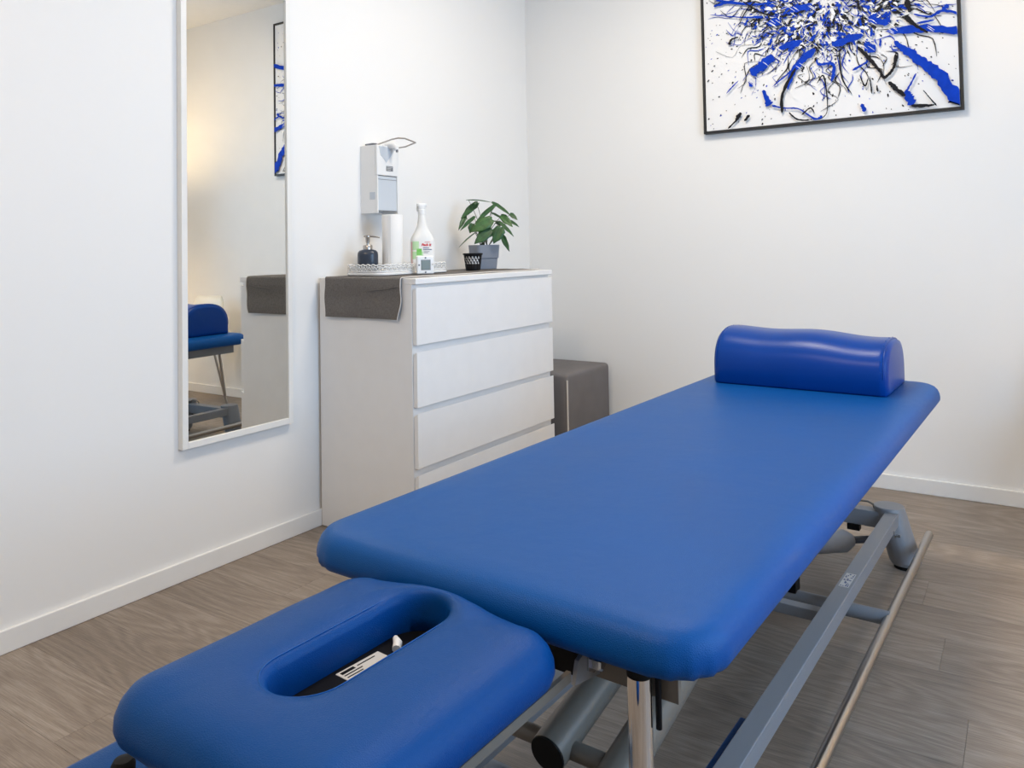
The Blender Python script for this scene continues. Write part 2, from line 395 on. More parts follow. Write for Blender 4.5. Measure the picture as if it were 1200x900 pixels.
obj('print', m, M['navy'], st)
# foot switch rods all round, carried on a cross tube
for sx in (.325, -.281):
    obj('foot_rod', MB().tube([(sx, -1.2, .1), (sx, 1.19, .1)], .0125, 20), M['satin'], TT, .0015)
obj('cross_tube', MB().tube([(-.281, .462, .098), (.325, .462, .098)], .019, 18), M['steel'], TT)
obj('cross_tube', MB().tube([(-.281, -.62, .098), (.325, -.62, .098)], .019, 18), M['steel'], TT)
obj('cross_bar', MB().box(-.165, .209, .285, .318, .122, .150), M['steel'], TT, .002)
obj('pedal_bracket', MB().box(.04, .085, .445, .49, .112, .165), M['black'], TT, .002)
# lifting mechanism
AR = .031
for ax, ya, za, yb, zb in ((.047, -.785, .302, .25, .505), (.158, -.93, .258, .25, .505)):
    a = obj('lift_arm', MB().tube([(ax, ya, za), (ax, yb, zb)], AR, 28), M['tubeg'], TT)
    d = (Vector((ax, ya, za))-Vector((ax, yb, zb))).normalized()
    obj('end_cap', MB().tube([Vector((ax, ya, za))-d*.004, Vector((ax, ya, za))+d*.003], AR*.97, 28), M['rubber'], a, .001)
obj('pivot_tube', MB().tube([(-.045, -.752, .300), (.20, -.752, .300)], .0145, 16), M['tubeg'], TT)
for ax in (-.12, -.06):
    obj('lower_arm', MB().box(ax-.02, ax+.02, -.12, .30, .148, .188), M['steel'], TT, .003)
    obj('strut', MB().tube([(ax, .06, .185), (ax, -.02, .525)], .018, 14), M['steel'], TT)
obj('actuator', MB().tube([(.118, .975, .105), (.10, .952, .107), (-.10, .70, .135), (-.16, .62, .145)], [.022, .037, .040, .040], 24), M['steel'], TT)
obj('piston_rod', MB().tube([(.20, 1.075, .096), (.112, .968, .106)], .012, 12), M['slate'], TT)
p = obj('support_post', MB().tube([(.271, -.900, .0), (.271, -.900, .546)], .0163, 28), M['chrome'], TT)
obj('post_collar', MB().tube([(.271, -.900, .544), (.271, -.900, .5715)], .0168, 28), M['rubber'], p)
obj('guide_pin', MB().tube([(.292, -.888, .475), (.292, -.888, .545)], .0042, 10), M['black'], TT)
obj('cable_cover', MB().box(.186, .206, -.62, -.30, .135, .170), M['leather_shade'], TT, .004)
# arm pads hanging below the head piece
for sx in (-1, 1):
    cx = .012+sx*.2995
    rs = [seg_pts(rr_ring(cx-.053, cx+.053, -1.56, -1.09, .045, d, .407+h), per=6) for d, h in ((.03, 0), (.006, .002), (0, .015), (.001, .026), (.008, .038), (.02, .0435), (.04, .045))]
    a = obj('arm_pad', MB().rings(rs), M['leather_shade'], TT, angle=80)
    ix = cx-sx*.052
    obj('arm_bracket', MB().tube([(ix-sx*.06, -1.28, .53), (ix-sx*.06, -1.28, .42), (ix, -1.28, .418)], .008, 10), M['steel'], TT)
    for kx, ky in ((ix+sx*.006, -1.312), (ix-sx*.048, -1.292)):
        obj('clamp_knob', MB().lathe([(.011, 0), (.014, .004), (.0145, .016), (.011, .022), (0.003, .024)], 18), M['rubber'], a, loc=(kx, ky-.006, .452))

# ------------------------------------------------------------------ half-round bolster lying at the far end
ct, st_ = math.cos(-.036265), math.sin(-.036265)
def tworld(x, y, z=0): return (1.75+ct*x-st_*y, -2+st_*x+ct*y, z)
BO = thing('half_round_bolster', 'glossy blue half-round bolster lying on the far end of the treatment table', 'bolster', tworld(.017, .892, ZT+.0005), -.036265)
BW, BD, BHt = .265, .158, .172
def dprof(sc_, hz, n=44):
    pts = [(-BD*sc_*.97, .0), (-BD*sc_, .006)]
    for k in range(n+1):
        t = math.pi-math.pi*k/n
        c, s_ = math.cos(t), math.sin(t)
        e = .78
        pts.append((BD*sc_*math.copysign(abs(c)**e, c), (.052*1+(hz-.052)*abs(s_)**.86)*1.0 if True else 0))
    pts += [(BD*sc_, .006), (BD*sc_*.97, .0)]
    return pts
def wavy(x): return .0045*math.sin((x/BW+.15)*5.2)+.004*math.sin((x/BW)*2.3+2.6)-.004*(x/BW)
rs = []
for i in range(61):
    x = -BW+2*BW*i/60; e = min(x+BW, BW-x)
    k = 1 if e > .014 else 1-(1-e/.014)**2*.035
    rs.append([(x, yy, zz*k) for yy, zz in dprof(k, BHt+wavy(x))])
obj('cover', MB().rings(rs, False, False), M['bolst'], BO, angle=70)
for s_ in (-1, 1):
    pr = dprof(.965, (BHt+wavy(s_*BW))*.965)
    rs = [[(s_*BW, a, b) for a, b in pr], [(s_*(BW+.006), a*.97, .003+b*.965) for a, b in pr], [(s_*(BW+.009), a*.86, .012+b*.82) for a, b in pr]]
    obj('end_panel', MB().rings(rs, False, True), M['bolst'], BO, angle=70)
    obj('stitched_seam', MB().tube([(s_*(BW-.004), a*1.004, b*1.004) for a, b in dprof(.978, (BHt+wavy(s_*BW))*.978)[2:-2]], .0022, 6), M['bolst'], BO)
    pp = dprof(.985, (BHt+wavy(s_*BW))*.985)[4:-4:4]
    for a, b in pp[:7]:
        obj('stitch_glint', MB().lathe([(0.0005, -.003), (.0022, -.001), (.0022, .001), (.0005, .003)], 6), M['leather'], BO, loc=(s_*(BW-.011), a*1.003, b*1.003))  # stitch dashes in lighter blue, standing for highlights along the seam
obj('fastener_strip', MB().box(BW-.07, BW-.02, BD-.03, BD+.004, 0, .006), M['rubber'], BO)
obj('base_panel', MB().box(-BW, BW, -BD*.95, BD*.95, 0, .003), M['bolst'], BO)
# ------------------------------------------------------------------ chest of drawers
DX, DYN, DYF, DH = .0275, -1.6368, -.639, 1.0
DFX = .526                        # plane of the drawer fronts
dr = thing('chest_of_drawers', 'white chest of four handleless drawers standing against the left wall', 'chest of drawers', (0, 0, 0))
obj('carcass', MB().box(DX-.012, DFX-.0205, DYN, DYF, .003, DH-.0215), M['white'], dr, .001)
obj('top_panel', MB().box(DX-.012, DFX+.001, DYN-.001, DYF+.001, DH-.0215, DH), M['white'], dr, .0015)
obj('plinth', MB().box(DFX-.022, DFX-.004, DYN+.02, DYF-.02, .002, .055), M['white'], dr, .001)
for z1, z0 in ((.9655, .7515), (.7263, .5207), (.4983, .2953), (.2723, .065)):
    f = MB().rings([[(DFX-.0185, DYN+.003, z0), (DFX-.0185, DYF-.003, z0), (DFX-.0185, DYF-.003, z1-.012), (DFX-.0185, DYN+.003, z1-.012)],
                    [(DFX-.013, DYN+.003, z0), (DFX-.013, DYF-.003, z0), (DFX-.013, DYF-.003, z1-.008), (DFX-.013, DYN+.003, z1-.008)],
                    [(DFX, DYN+.003, z0), (DFX, DYF-.003, z0), (DFX, DYF-.003, z1), (DFX, DYN+.003, z1)]])
    obj('drawer_front', f, M['white'], dr, .0012)
# runner
def cloth_runner():
    mb = MB(); x0, x1 = .060, .462; path = []
    yb = DYF-.01
    for k in range(40): path.append((yb+(DYN-.004-yb)*k/39, DH+.0035))
    for k in range(1, 7):
        a = math.pi/2*k/6; path.append((DYN-.004-.009*math.sin(a), DH+.0035-.009*(1-math.cos(a))))
    for k in range(1, 18): path.append((DYN-.013-.002*math.sin(k*.55), DH-.0055-.150*k/17))
    nx = 30; top = []; 
    for i, (y_, z_) in enumerate(path):
        r = []
        fr = max(0, (DH-z_)/.155)
        for j in range(nx+1):
            u = j/nx; x = x0+(x1-x0)*u
            if fr > .55 and j > nx-4: x -= (fr-.55)**1.6*.055*((j-(nx-4))/4)
            if fr > 0 and j < 3: x += .004*math.sin(fr*9)
            dz = .0012*math.sin(j*.9+i*.35)*(1 if fr == 0 else 0)
            dy = -.0028*math.sin(u*7+1)*fr - .0016*math.sin(u*15+fr*5)*fr
            r.append((x, y_+dy, z_+max(0, dz)+.001))
        top.append(r)
    bot = [[(p[0], p[1]+(.0032 if (DH-p[2]) > .004 else 0), p[2]-(.003 if (DH-p[2]) < .004 else 0)) for p in r] for r in top]
    n = nx+1; L_ = len(path); vs = [p for r in top for p in r]+[p for r in bot for p in r]; B_ = n*L_; fs = []
    for i in range(L_-1):
        for j in range(nx):
            a = i*n+j; fs.append((a, a+1, a+n+1, a+n)); fs.append((B_+a, B_+a+n, B_+a+n+1, B_+a+1))
        fs.append((i*n, (i+1)*n, B_+(i+1)*n, B_+i*n)); fs.append((i*n+nx, B_+i*n+nx, B_+(i+1)*n+nx, (i+1)*n+nx))
    for j in range(nx):
        fs.append((j, B_+j, B_+j+1, j+1)); a = (L_-1)*n+j; fs.append((a, a+1, B_+a+1, B_+a))
    edge = [Vector(r[-1])+Vector((.0015, -.0005, -.001)) for r in top]
    return mb.add(vs, fs), edge
rmb, edge = cloth_runner()
rn = tag(obj('table_runner', rmb, M['grey_cloth'], angle=70), 'dark grey woven runner draped over the near end of the white chest', 'table runner')
obj('hem', MB().tube(edge, .0021, 6), M['hem'], rn)
obj('fold', MB().tube([(.30+.01*k, DYN-.0185-.0006*math.sin(k), DH-.050+.0012*k+.002*math.sin(k*.5)) for k in range(16)], .0016, 6), M['grey_cloth'], rn)
ZD = DH+.0063                     # things stand on the runner
# lace tray
TX0, TX1, TY0, TY1 = .085, .300, -1.575, -1.135
ty = thing('lace_tray', 'white tray with a pierced lace rim holding the bottles', 'tray', ((TX0+TX1)/2, (TY0+TY1)/2, ZD))
hx, hy = (TX1-TX0)/2, (TY1-TY0)/2
def rrp(d, z, n=8): return rr_ring(-hx, hx, -hy, hy, .05, d, z, n)
obj('tray_base', MB().rings([rrp(.004, 0), rrp(.001, .001), rrp(.001, .004), rrp(.004, .005)]), M['plast'], ty)
per = rr_ring(-hx, hx, -hy, hy, .05, .002, 0, 10); pts = []
for i in range(len(per)):
    a, b = Vector(per[i]), Vector(per[(i+1) % len(per)]); k = max(1, int((b-a).length/.004)); pts += [a.lerp(b, q/k) for q in range(k)]
dist = [0]
for i in range(1, len(pts)): dist.append(dist[-1]+(pts[i]-pts[i-1]).length)
tot = dist[-1]+(pts[0]-pts[-1]).length
def at(s_):
    s_ %= tot
    for i in range(len(pts)-1, -1, -1):
        if dist[i] <= s_:
            a, b = pts[i], pts[(i+1) % len(pts)]; l = (b-a).length
            return a.lerp(b, (s_-dist[i])/l if l > 1e-9 else 0)
def shell(s_, z): p_ = at(s_); return Vector((p_.x*(1+z*.12), p_.y*(1+z*.06), z))
m = MB()
for z_, r_ in ((.006, .006), (.0155, .0026)): m.loop([shell(tot*k/120, z_) for k in range(120)], r_, 6)
NS = 44
for k in range(NS):
    s0 = tot*k/NS; dl = tot/NS
    m.loop([shell(s0+dl*.43*math.cos(a), .0265+.0095*math.sin(a)) for a in [i*math.pi/5 for i in range(10)]], .0026, 5)
    m.loop([shell(s0+dl*.5+dl*.20*math.cos(a), .021+.0045*math.sin(a)) for a in [i*math.pi/4 for i in range(8)]], .0024, 5)
    m.loop([shell(s0+dl*.5+dl*.26*math.cos(a), .0355+.0055*math.sin(a)) for a in [i*math.pi/4 for i in range(8)]], .0024, 5)
    m.loop([shell(s0+dl*.15*math.cos(a), .0265+.004*math.sin(a)) for a in [i*math.pi/4 for i in range(8)]], .0024, 5)
m.loop([shell(tot*k/352, .040+.0042*abs(math.cos(math.pi*k/8))) for k in range(352)], .0026, 5)
lr = obj('lace_rim', m, M['plast'], ty); lr['kind'] = 'stuff'
ZI = ZD+.0052
# soap dispenser bottle
sp = thing('soap_dispenser', 'dark slate pump soap bottle standing in the lace tray', 'soap dispenser', (.133, -1.478, ZI), .75)
obj('bottle', MB().lathe([(.030, 0), (.040, .002), (.0425, .007), (.0425, .078), (.041, .088), (.035, .096), (.024, .100), (.0165, .1015)], 36, p=2.7), M['slate'], sp)
obj('collar', MB().lathe([(.0195, .1005), (.0195, .116), (.0175, .119), (.008, .119)], 24), M['satin'], sp)
pm = obj('pump', MB().lathe([(.0055, .118), (.0055, .128), (.0085, .131), (.0095, .150), (.012, .153), (.012, .158), (.004, .159)], 20), M['satin'], sp)
obj('spout', MB().tube([(-.016, 0, .156), (.0, 0, .157), (.02, 0, .1555), (.040, 0, .1525), (.050, 0, .149)], [.0032, .005, .0045, .0035, .003], 10), M['satin'], pm)
# paper roll
pr_ = thing('paper_roll', 'tall white paper towel roll standing in the lace tray', 'paper roll', (.185, -1.383, ZI))
obj('paper', MB().lathe([(.019, .0), (.0425, .001), (.0435, .003), (.0435, .243), (.0425, .245), (.019, .245), (.019, .0)], 48, cap0=False, cap1=False), M['paper'], pr_)
obj('core', MB().lathe([(.0188, .0), (.0188, .244), (.0172, .244), (.0172, .0), (.0188, 0)], 32, cap0=False, cap1=False), M['hem'], pr_)
obj('loose_edge', MB().box(-.0002, .014, -.0449, -.0437, .002, .243), M['paper'], pr_, rot=(0, 0, .3))
# spray bottle
sb = thing('spray_bottle', 'white spray bottle with red, green and navy printed label', 'bottle', (.222, -1.232, ZI), .84)
def oval(w, d, z, n=44, p=3.2): return [(w*math.copysign(abs(math.cos(t))**(2/p), math.cos(t)), d*math.copysign(abs(math.sin(t))**(2/p), math.sin(t)), z) for t in [2*math.pi*k/n for k in range(n)]]
obj('bottle', MB().rings([oval(.044, .028, 0), oval(.051, .034, .003), oval(.0525, .036, .010), oval(.0525, .036, .128), oval(.050, .035, .142, p=3), oval(.042, .032, .160, p=2.6), oval(.031, .026, .178, p=2.2), oval(.0235, .0215, .196, p=2), oval(.019, .019, .220, p=2), oval(.0165, .0165, .246, p=2), oval(.0155, .0155, .252, p=2)]), M['plast_b'], sb, angle=50)
hd = obj('trigger_head', MB().lathe([(.0175, .250), (.0175, .270), (.015, .273)], 24).rings([oval(.016, .014, .272), oval(.0165, .015, .276), oval(.0175, .015, .284), oval(.023, .015, .286), oval(.023, .0145, .295), oval(.020, .012, .298)]), M['plast'], sb)
obj('trigger', MB().tube([(-.019, 0, .285), (-.021, 0, .274), (-.019, 0, .262)], [.004, .0035, .002], 8), M['lbl'], hd)
def patch(w0, w1, z0, z1, off=.0008, n=14, W_=.0525, D_=.036, p=3.2):
    vs = []
    for z_ in (z0, z1):
        for k in range(n+1):
            x = w0+(w1-w0)*k/n; yv = -D_*(1-min(1, abs(x)/W_)**p)**(1/p)-off; vs.append((x, yv, z_))
    return vs, [(k, k+1, n+2+k, n+1+k) for k in range(n)]
lb = obj('label', MB().add(*patch(-.049, .049, .030, .136)), M['paper'], sb)
for nm, mt, a in (('green_patch', 'palegreen', (-.046, -.020, .095, .132)), ('green_patch', 'palegreen', (-.047, -.002, .056, .088)), ('green_patch', 'green', (-.030, -.008, .072, .100)), ('green_patch', 'green', (.020, .042, .038, .052)), ('green_patch', 'palegreen', (.012, .046, .050, .058)), ('pink_patch', 'pink', (-.051, -.047, .035, .130))):
    obj(nm, MB().add(*patch(*a, off=.0013)), M[mt], lb)
def on_front(x, z, off=.0022): 
    yv = -.036*(1-min(1, abs(x)/.0525)**3.2)**(1/3.2)-off
    return Matrix.Translation((x, yv, z)) @ Matrix.Rotation(math.pi/2, 4, 'X')
text_mesh('lettering', 'Pack it', .0155, M['red'], lb, on_front(.0115, .1165), .25, bold=.0006)
m = MB()
for (xa, xb, z_) in ((.006, .030, .127),): m.add(*patch(xa, xb, z_, z_+.0018, .0014))
obj('print', m, M['red'], lb)
m = MB()
for xa, xb, z_, h in ((-.002, .022, .101, .0042), (-.002, .036, .0935, .0042)):
    x = xa
    while x < xb: m.add(*patch(x, x+.0032, z_, z_+h, .0014, 2)); x += .0044
obj('print', m, M['navy'], lb)
m = MB()
for k in range(2): m.add(*patch(0, .026-.006*k, .086-.005*k, .088-.005*k, .0014))
obj('print', m, M['greyp'], lb)
# thermometer
th = thing('digital_thermometer', 'small white square digital thermometer standing before the spray bottle', 'thermometer', (.352, -1.372, ZD), .93)
obj('case', MB().box(-.037, .037, -.011, .011, .0, .076), M['plast'], th, .006, 3)
obj('screen', MB().box(-.017, .019, -.0118, -.010, .019, .057), M['lcd'], th, .0008)
obj('screen_bezel', MB().box(-.0195, .0215, -.0114, -.010, .0165, .0595), M['greyp'], th, .0006)
for x, z_ in ((.0, .0675), (-.027, .038), (.0, .0085)):
    obj('button', MB().lathe([(.0036, 0), (.0036, .0012), (.002, .0018)], 10), M['greyp'], th, loc=(x, -.0108, z_), rot=(math.pi/2, 0, 0))
obj('button', MB().lathe([(.0036, 0), (.0036, .0012), (.002, .0018)], 10), M['lbl'], th, loc=(.029, -.0108, .040), rot=(math.pi/2, 0, 0))
# pierced basket
bk = thing('pierced_basket', 'little black plastic cup pierced with diamond holes beside the grey planter', 'basket', (.262, -.915, ZD))
NB = 64; rows = [0, .003, .030, .036, .042, .048, .054, .060, .066, .074]
def br(z): return .034+.0095*z/.078
vs = [(br(z)*math.cos(2*math.pi*k/NB), br(z)*math.sin(2*math.pi*k/NB), z) for z in rows for k in range(NB)]
fs = []
for i in range(len(rows)-1):
    for k in range(NB):
        if 2 <= i <= 7 and (k+((i-2)//2 % 2)*2) % 4 in (1, 2, 3 - (i % 2)*2) and k % 32 > 3: continue
        fs.append((i*NB+k, i*NB+(k+1) % NB, (i+1)*NB+(k+1) % NB, (i+1)*NB+k))
bo = obj('pierced_wall', MB().add(vs, fs), M['black'], bk)
s_ = bo.modifiers.new('solid', 'SOLIDIFY'); s_.thickness = .0022
obj('rim', MB().lathe([(br(.072), .072), (br(.072)+.004, .073), (br(.072)+.004, .079), (br(.072)-.001, .080), (br(.072)-.001, .072)], 40, cap0=False, cap1=False), M['black'], bk)
obj('cup_bottom', MB().lathe([(.0335, 0), (.0335, .003)], 40), M['black'], bk)
obj('bright_insert', MB().lathe([(br(.03)-.004, .020), (br(.068)-.004, .067)], 32), M['paper'], bk)  # added white insert close behind the wall so the holes look bright

# ------------------------------------------------------------------ potted plant
PS = 239.0
pl = thing('potted_plant', 'green leafy houseplant in a square grey planter on the chest', 'plant', (.205, -.745, ZD), YAW)
def sq(w, z): return oval(w, w, z, 40, 7)
q = 0.46
rot = lambda rs: [[(x*math.cos(q)-y_*math.sin(q), x*math.sin(q)+y_*math.cos(q), z) for x, y_, z in r] for r in rs]
obj('planter', MB().rings(rot([sq(.046, 0), sq(.050, .002), sq(.0545, .050), sq(.0548, .053), sq(.0585, .0545), sq(.0625, .116), sq(.0625, .118), sq(.0575, .118), sq(.0555, .100)]), True, True), M['pot'], pl, angle=30)
obj('soil', MB().rings(rot([sq(.054, .096), sq(.0545, .104), sq(.04, .106)])), M['soil'], pl)
def leafmesh(base, tip, wd, nrm, droop, rng):
    base, tip = Vector(base), Vector(tip); d = tip-base; l = d.length; d.normalize()
    n_ = (nrm-d*nrm.dot(d)).normalized(); s_ = d.cross(n_)
    mb = MB(); vs = []; fs = []
    prof_ = ((-.06, .30), (.03, .72), (.16, .95), (.32, 1.0), (.50, .90), (.68, .66), (.84, .36), (1.0, .02))
    for t, wv in prof_:
        for sd, up in ((-1, .16), (-.5, .07), (0, 0), (.5, .07), (1, .16)):
            jag = 1+.10*math.sin(t*23+sd*2)*(abs(sd) == 1)
            back = -.05*(abs(sd))*(t < .05)
            vs.append(base+d*((t+back)*l)+s_*(sd*wd/2*wv*jag)+n_*(up*wd*.55*wv-droop*l*t*t))
    for i in range(len(prof_)-1):
        for j in range(4): fs.append((i*5+j, i*5+j+1, (i+1)*5+j+1, (i+1)*5+j))
    return mb.add(vs, fs)
LV = [((200,135),(445,142),60,.0,2.4),((280,168),(120,312),78,.02,.5),((165,300),(100,430),48,.0,.2),((255,312),(115,432),52,-.02,.9),((455,205),(250,372),62,-.03,1.1),
 ((425,345),(225,455),125,-.05,.25),((330,330),(345,440),110,-.045,.25),((262,468),(90,595),30,-.03,3),((420,440),(262,572),120,-.065,.2),((520,425),(450,575),120,-.06,.2),
 ((450,168),(640,292),58,.01,1.2),((620,280),(690,340),48,.02,.6),((435,268),(560,330),40,.02,1.6),((530,300),(640,408),78,.0,.6),((610,350),(710,408),44,.02,1.0),
 ((520,375),(657,502),50,-.02,1.0),((535,500),(603,658),56,-.02,.5),((440,352),(510,352),40,.03,1.5),((330,440),(470,470),80,-.03,.3),((240,380),(215,470),70,-.03,.4),((480,360),(560,400),60,.03,.8),((370,430),(340,560),70,-.05,.3)]
rng = random.Random(5)
for k, (b, t, wv, dep, ny) in enumerate(LV):
    f = lambda p_, dd: ((p_[0]/8.568+525-565.5)/PS, dd, (316.9-(p_[1]/8.571+220))/PS)
    b3, t3 = f(b, dep+rng.uniform(-.01, .01)), f(t, dep-.02+rng.uniform(-.015, .01))
    wm = wv/8.57/PS
    nrm = Vector((rng.uniform(-.25, .25), -1/(ny+.15), .55+.5*ny)).normalized()
    lf = obj('leaf', leafmesh(b3, t3, wm, nrm, .10, rng), M['leaf2' if k in (5, 6, 13, 18) else 'leaf'], pl, angle=75)
    so = lf.modifiers.new('solid', 'SOLIDIFY'); so.thickness = .0006
    B3, T3 = Vector(b3), Vector(t3); d = (T3-B3)
    nn = (nrm-d.normalized()*nrm.dot(d.normalized())).normalized()
    obj('midrib', MB().tube([B3, B3+d*.45-nn*.10*d.length*.2, B3+d*.92-nn*.10*d.length*.85], [.0013, .001, .0005], 6), M['leaf2'], lf)
    root = Vector((rng.uniform(-.02, .02), rng.uniform(-.015, .02), .104)); mid = root.lerp(B3, .55)+Vector((0, .004, .03))
    cv = [root*(1-u)**2+mid*2*u*(1-u)+B3*u*u for u in [i/8 for i in range(9)]]
    obj('stalk', MB().tube(cv, [.0019-.0008*i/8 for i in range(9)], 7), M['stem'], pl)

# ------------------------------------------------------------------ wall dispenser
wd = thing('wall_dispenser', 'white disinfectant dispenser with wire arm lever fixed to the left wall', 'dispenser', (0, -1.311, 1.268), math.pi/2)
# local: x along the wall towards the back wall is -y world after the turn, so build with +x = towards back wall
wd.rotation_euler = (0, 0, 0)
W2, DD, HH = .069, .100, .297
fy = lambda y_: y_
obj('housing', MB().box(0, DD-.012, -W2, -W2+.006, 0, HH).box(0, DD-.012, W2-.006, W2, 0, HH).box(0, .008, -W2+.006, W2-.006, 0, HH).box(.008, DD-.012, -W2+.006, W2-.006, HH-.006, HH), M['plast'], wd, .002)
obj('front_cover', MB().box(DD-.012, DD, -W2, W2, .165, HH), M['plast'], wd, .004, 3)
for e_ in ((-W2, -W2+.006), (W2-.010, W2)):
    obj('front_edge', MB().box(DD-.012, DD, *e_, .0, .165), M['plast'], wd, .001)
obj('refill_window', MB().box(DD-.020, DD-.004, -W2+.006, W2-.010, .012, .163), M['win'], wd, .003)
obj('window_line', MB().box(DD-.0045, DD-.003, -W2+.008, W2-.012, .147, .149), M['greyp'], wd)
obj('side_grip', MB().box(DD-.045, DD-.014, -W2-.001, -W2+.001, .060, .092), M['win'], wd, .0004)
obj('pump_recess', MB().add([(DD+.0012, -W2+.012, HH-.006), (DD+.0012, W2-.020, HH-.006), (DD+.0012, W2-.020, HH-.012), (DD+.0012, -.012, HH-.075), (DD+.0012, -.03, HH-.055), (DD+.0012, -W2+.022, HH-.045),
   (DD-.002, -W2+.012, HH-.006), (DD-.002, W2-.020, HH-.006), (DD-.002, W2-.020, HH-.012), (DD-.002, -.012, HH-.075), (DD-.002, -.03, HH-.055), (DD-.002, -W2+.022, HH-.045)],
   [(0,1,2,3,4,5), (11,10,9,8,7,6)]+[(i, (i+1) % 6, 6+(i+1) % 6, 6+i) for i in range(6)]), M['win'], wd)
obj('pump_nozzle', MB().tube([(DD-.02, .014, HH+.002), (DD+.018, .014, HH+.001), (DD+.038, .014, HH-.010), (DD+.040, .014, HH-.020)], [.016, .016, .012, .008], 16), M['plast'], wd)
obj('nozzle_tip', MB().tube([(DD+.0405, .014, HH-.016), (DD+.041, .014, HH-.030)], .0055, 10), M['greyp'], wd)
obj('type_plate', MB().box(DD-.001, DD+.0012, -.012, .030, .186, .208), M['greyp'], wd)
m = MB()
for k in range(3): m.box(DD+.0012, DD+.0016, -.009, .026-.006*k, .202-.006*k, .2045-.006*k)
obj('print', m, M['lbl'], wd)
lev = obj('arm_lever', MB().tube([(.055, -.030, HH+.004), (.09, -.030, HH+.010), (.15, -.030, HH+.021), (.185, -.027, HH+.024), (.208, -.010, HH+.022), (.213, .03, HH+.014), (.212, .055, HH+.010), (.19, .062, HH+.008), (.15, .060, HH-.002), (.09, .060, HH-.004)], .0033, 10), M['satin'], wd)
obj('lever_pivot', MB().tube([(.030, -W2+.004, HH+.004), (.034, -.03, HH+.011), (.06, -.03, HH+.008)], [.004, .005, .005], 10), M['greyp'], wd)

# ------------------------------------------------------------------ mirror
MY0, MY1, MZ0, MZ1 = -2.2655, -1.786, .4432, 2.118
mr_ = thing('wall_mirror', 'tall rectangular mirror in a slim white frame on the left wall', 'mirror', (0, (MY0+MY1)/2, MZ0))
a, b, h = MY0-(MY0+MY1)/2, MY1-(MY0+MY1)/2, MZ1-MZ0
FW = .022
for nm in ((a, a+FW, 0, h), (b-FW, b, 0, h), (a+FW, b-FW, 0, FW), (a+FW, b-FW, h-FW, h)):
    obj('frame_rail', MB().box(.0005, .026, *nm), M['frame_w'], mr_, .0012)
obj('glass', MB().box(.004, .0185, a+FW-.002, b-FW+.002, FW-.002, h-FW+.002), M['mirror'], mr_)

# ------------------------------------------------------------------ painting
PX0, PZ0, PWD, PHT = 1.0774, 1.6656, 1.1464, 1.130
pt = thing('splatter_painting', 'square canvas of blue and black paint splatters in a thin black frame', 'painting', (PX0, 0, PZ0))
for nm in ((0, .011, 0, PHT), (PWD-.011, PWD, 0, PHT), (.011, PWD-.011, 0, .011), (.011, PWD-.011, PHT-.011, PHT)):
    obj('frame_rail', MB().box(nm[0], nm[1], -.032, -.001, nm[2], nm[3]), M['frame_b'], pt, .001)
obj('canvas', MB().box(.014, PWD-.014, -.026, -.006, .014, PHT-.014), M['canvas'], pt)
ST = [["b",[[886,331,18],[935,281,32],[997,219,43],[1058,154,47],[1116,50,54],[1118,24,54]]],["b",[[859,382,29],[1015,367,32],[1147,333,32]]],["b",[[967,439,7],[1030,417,11],[1080,434,14],[1150,406,7]]],["b",[[976,396,7],[1046,399,11]]],["b",[[1077,442,11],[1103,452,22]]],["b",[[927,107,14],[936,80,32],[952,40,32]]],["k",[[945,37,14],[1002,30,14],[1038,30,4]]],["b",[[359,345,36],[309,311,43],[249,269,47]]],["b",[[552,348,29],[460,276,32],[418,167,7]]],["b",[[452,269,11],[350,197,4]]],["b",[[305,186,18],[320,142,25],[332,107,40]]],["b",[[344,106,11],[403,87,7],[470,75,7],[542,19,11],[573,32,14]]],["b",[[71,640,11],[115,645,14],[180,650,7]]],["b",[[52,600,4],[215,558,7],[315,544,14]]],["b",[[384,378,29],[495,394,29]]],["b",[[335,507,29],[391,510,36]]],["b",[[441,559,32],[542,552,32]]],["b",[[624,353,32],[760,382,32]]],["b",[[766,338,43],[808,297,32]]],["b",[[784,449,29],[867,415,32]]],["b",[[923,93,11],[948,135,7],[969,177,7]]],["b",[[558,299,7],[565,274,11],[629,264,14],[619,186,14]]],["b",[[709,225,11],[778,258,11]]],["b",[[252,209,22],[240,240,18]]],["b",[[186,247,4],[151,218,7],[124,191,4]]],["b",[[744,68,14],[757,31,18]]],["k",[[460,272,14],[397,157,14],[391,64,14]]],["k",[[859,154,14],[886,120,18],[923,81,14]]],["k",[[734,332,14],[785,265,18],[823,209,11],[843,176,14],[882,216,11],[891,273,14]]],["k",[[656,328,7],[664,200,7],[705,116,4]]],["k",[[128,15,11],[163,46,7],[181,70,22],[194,89,11]]],["k",[[210,45,11],[236,72,14]]],["k",[[144,433,14],[157,457,11],[192,464,7]]],["k",[[218,638,7],[303,567,7],[364,544,11]]],["k",[[280,626,7],[237,592,7],[189,516,4]]],["k",[[933,438,22],[969,393,14],[1021,347,11]]],["k",[[942,509,22],[954,449,18]]],["b",[[1137,316,11],[1142,264,4]]],["k",[[994,99,4],[1016,66,4],[1044,25,7]]],["k",[[555,186,4],[586,214,7],[596,53,4],[549,10,4]]],["k",[[481,45,7],[521,74,7],[539,47,4]]],["k",[[423,64,7],[461,27,7],[519,17,7]]],["k",[[810,145,4],[813,114,11]]],["k",[[740,201,4],[760,148,7],[776,181,4]]],["k",[[783,188,4],[788,109,7]]]]
paint = {'b': MB(), 'k': MB(), 'w': MB()}; depth = [0.0]
def clampc(p_): return (min(PWD-.0145, max(.0145, p_[0])), min(PHT-.0145, max(.0145, p_[1])))
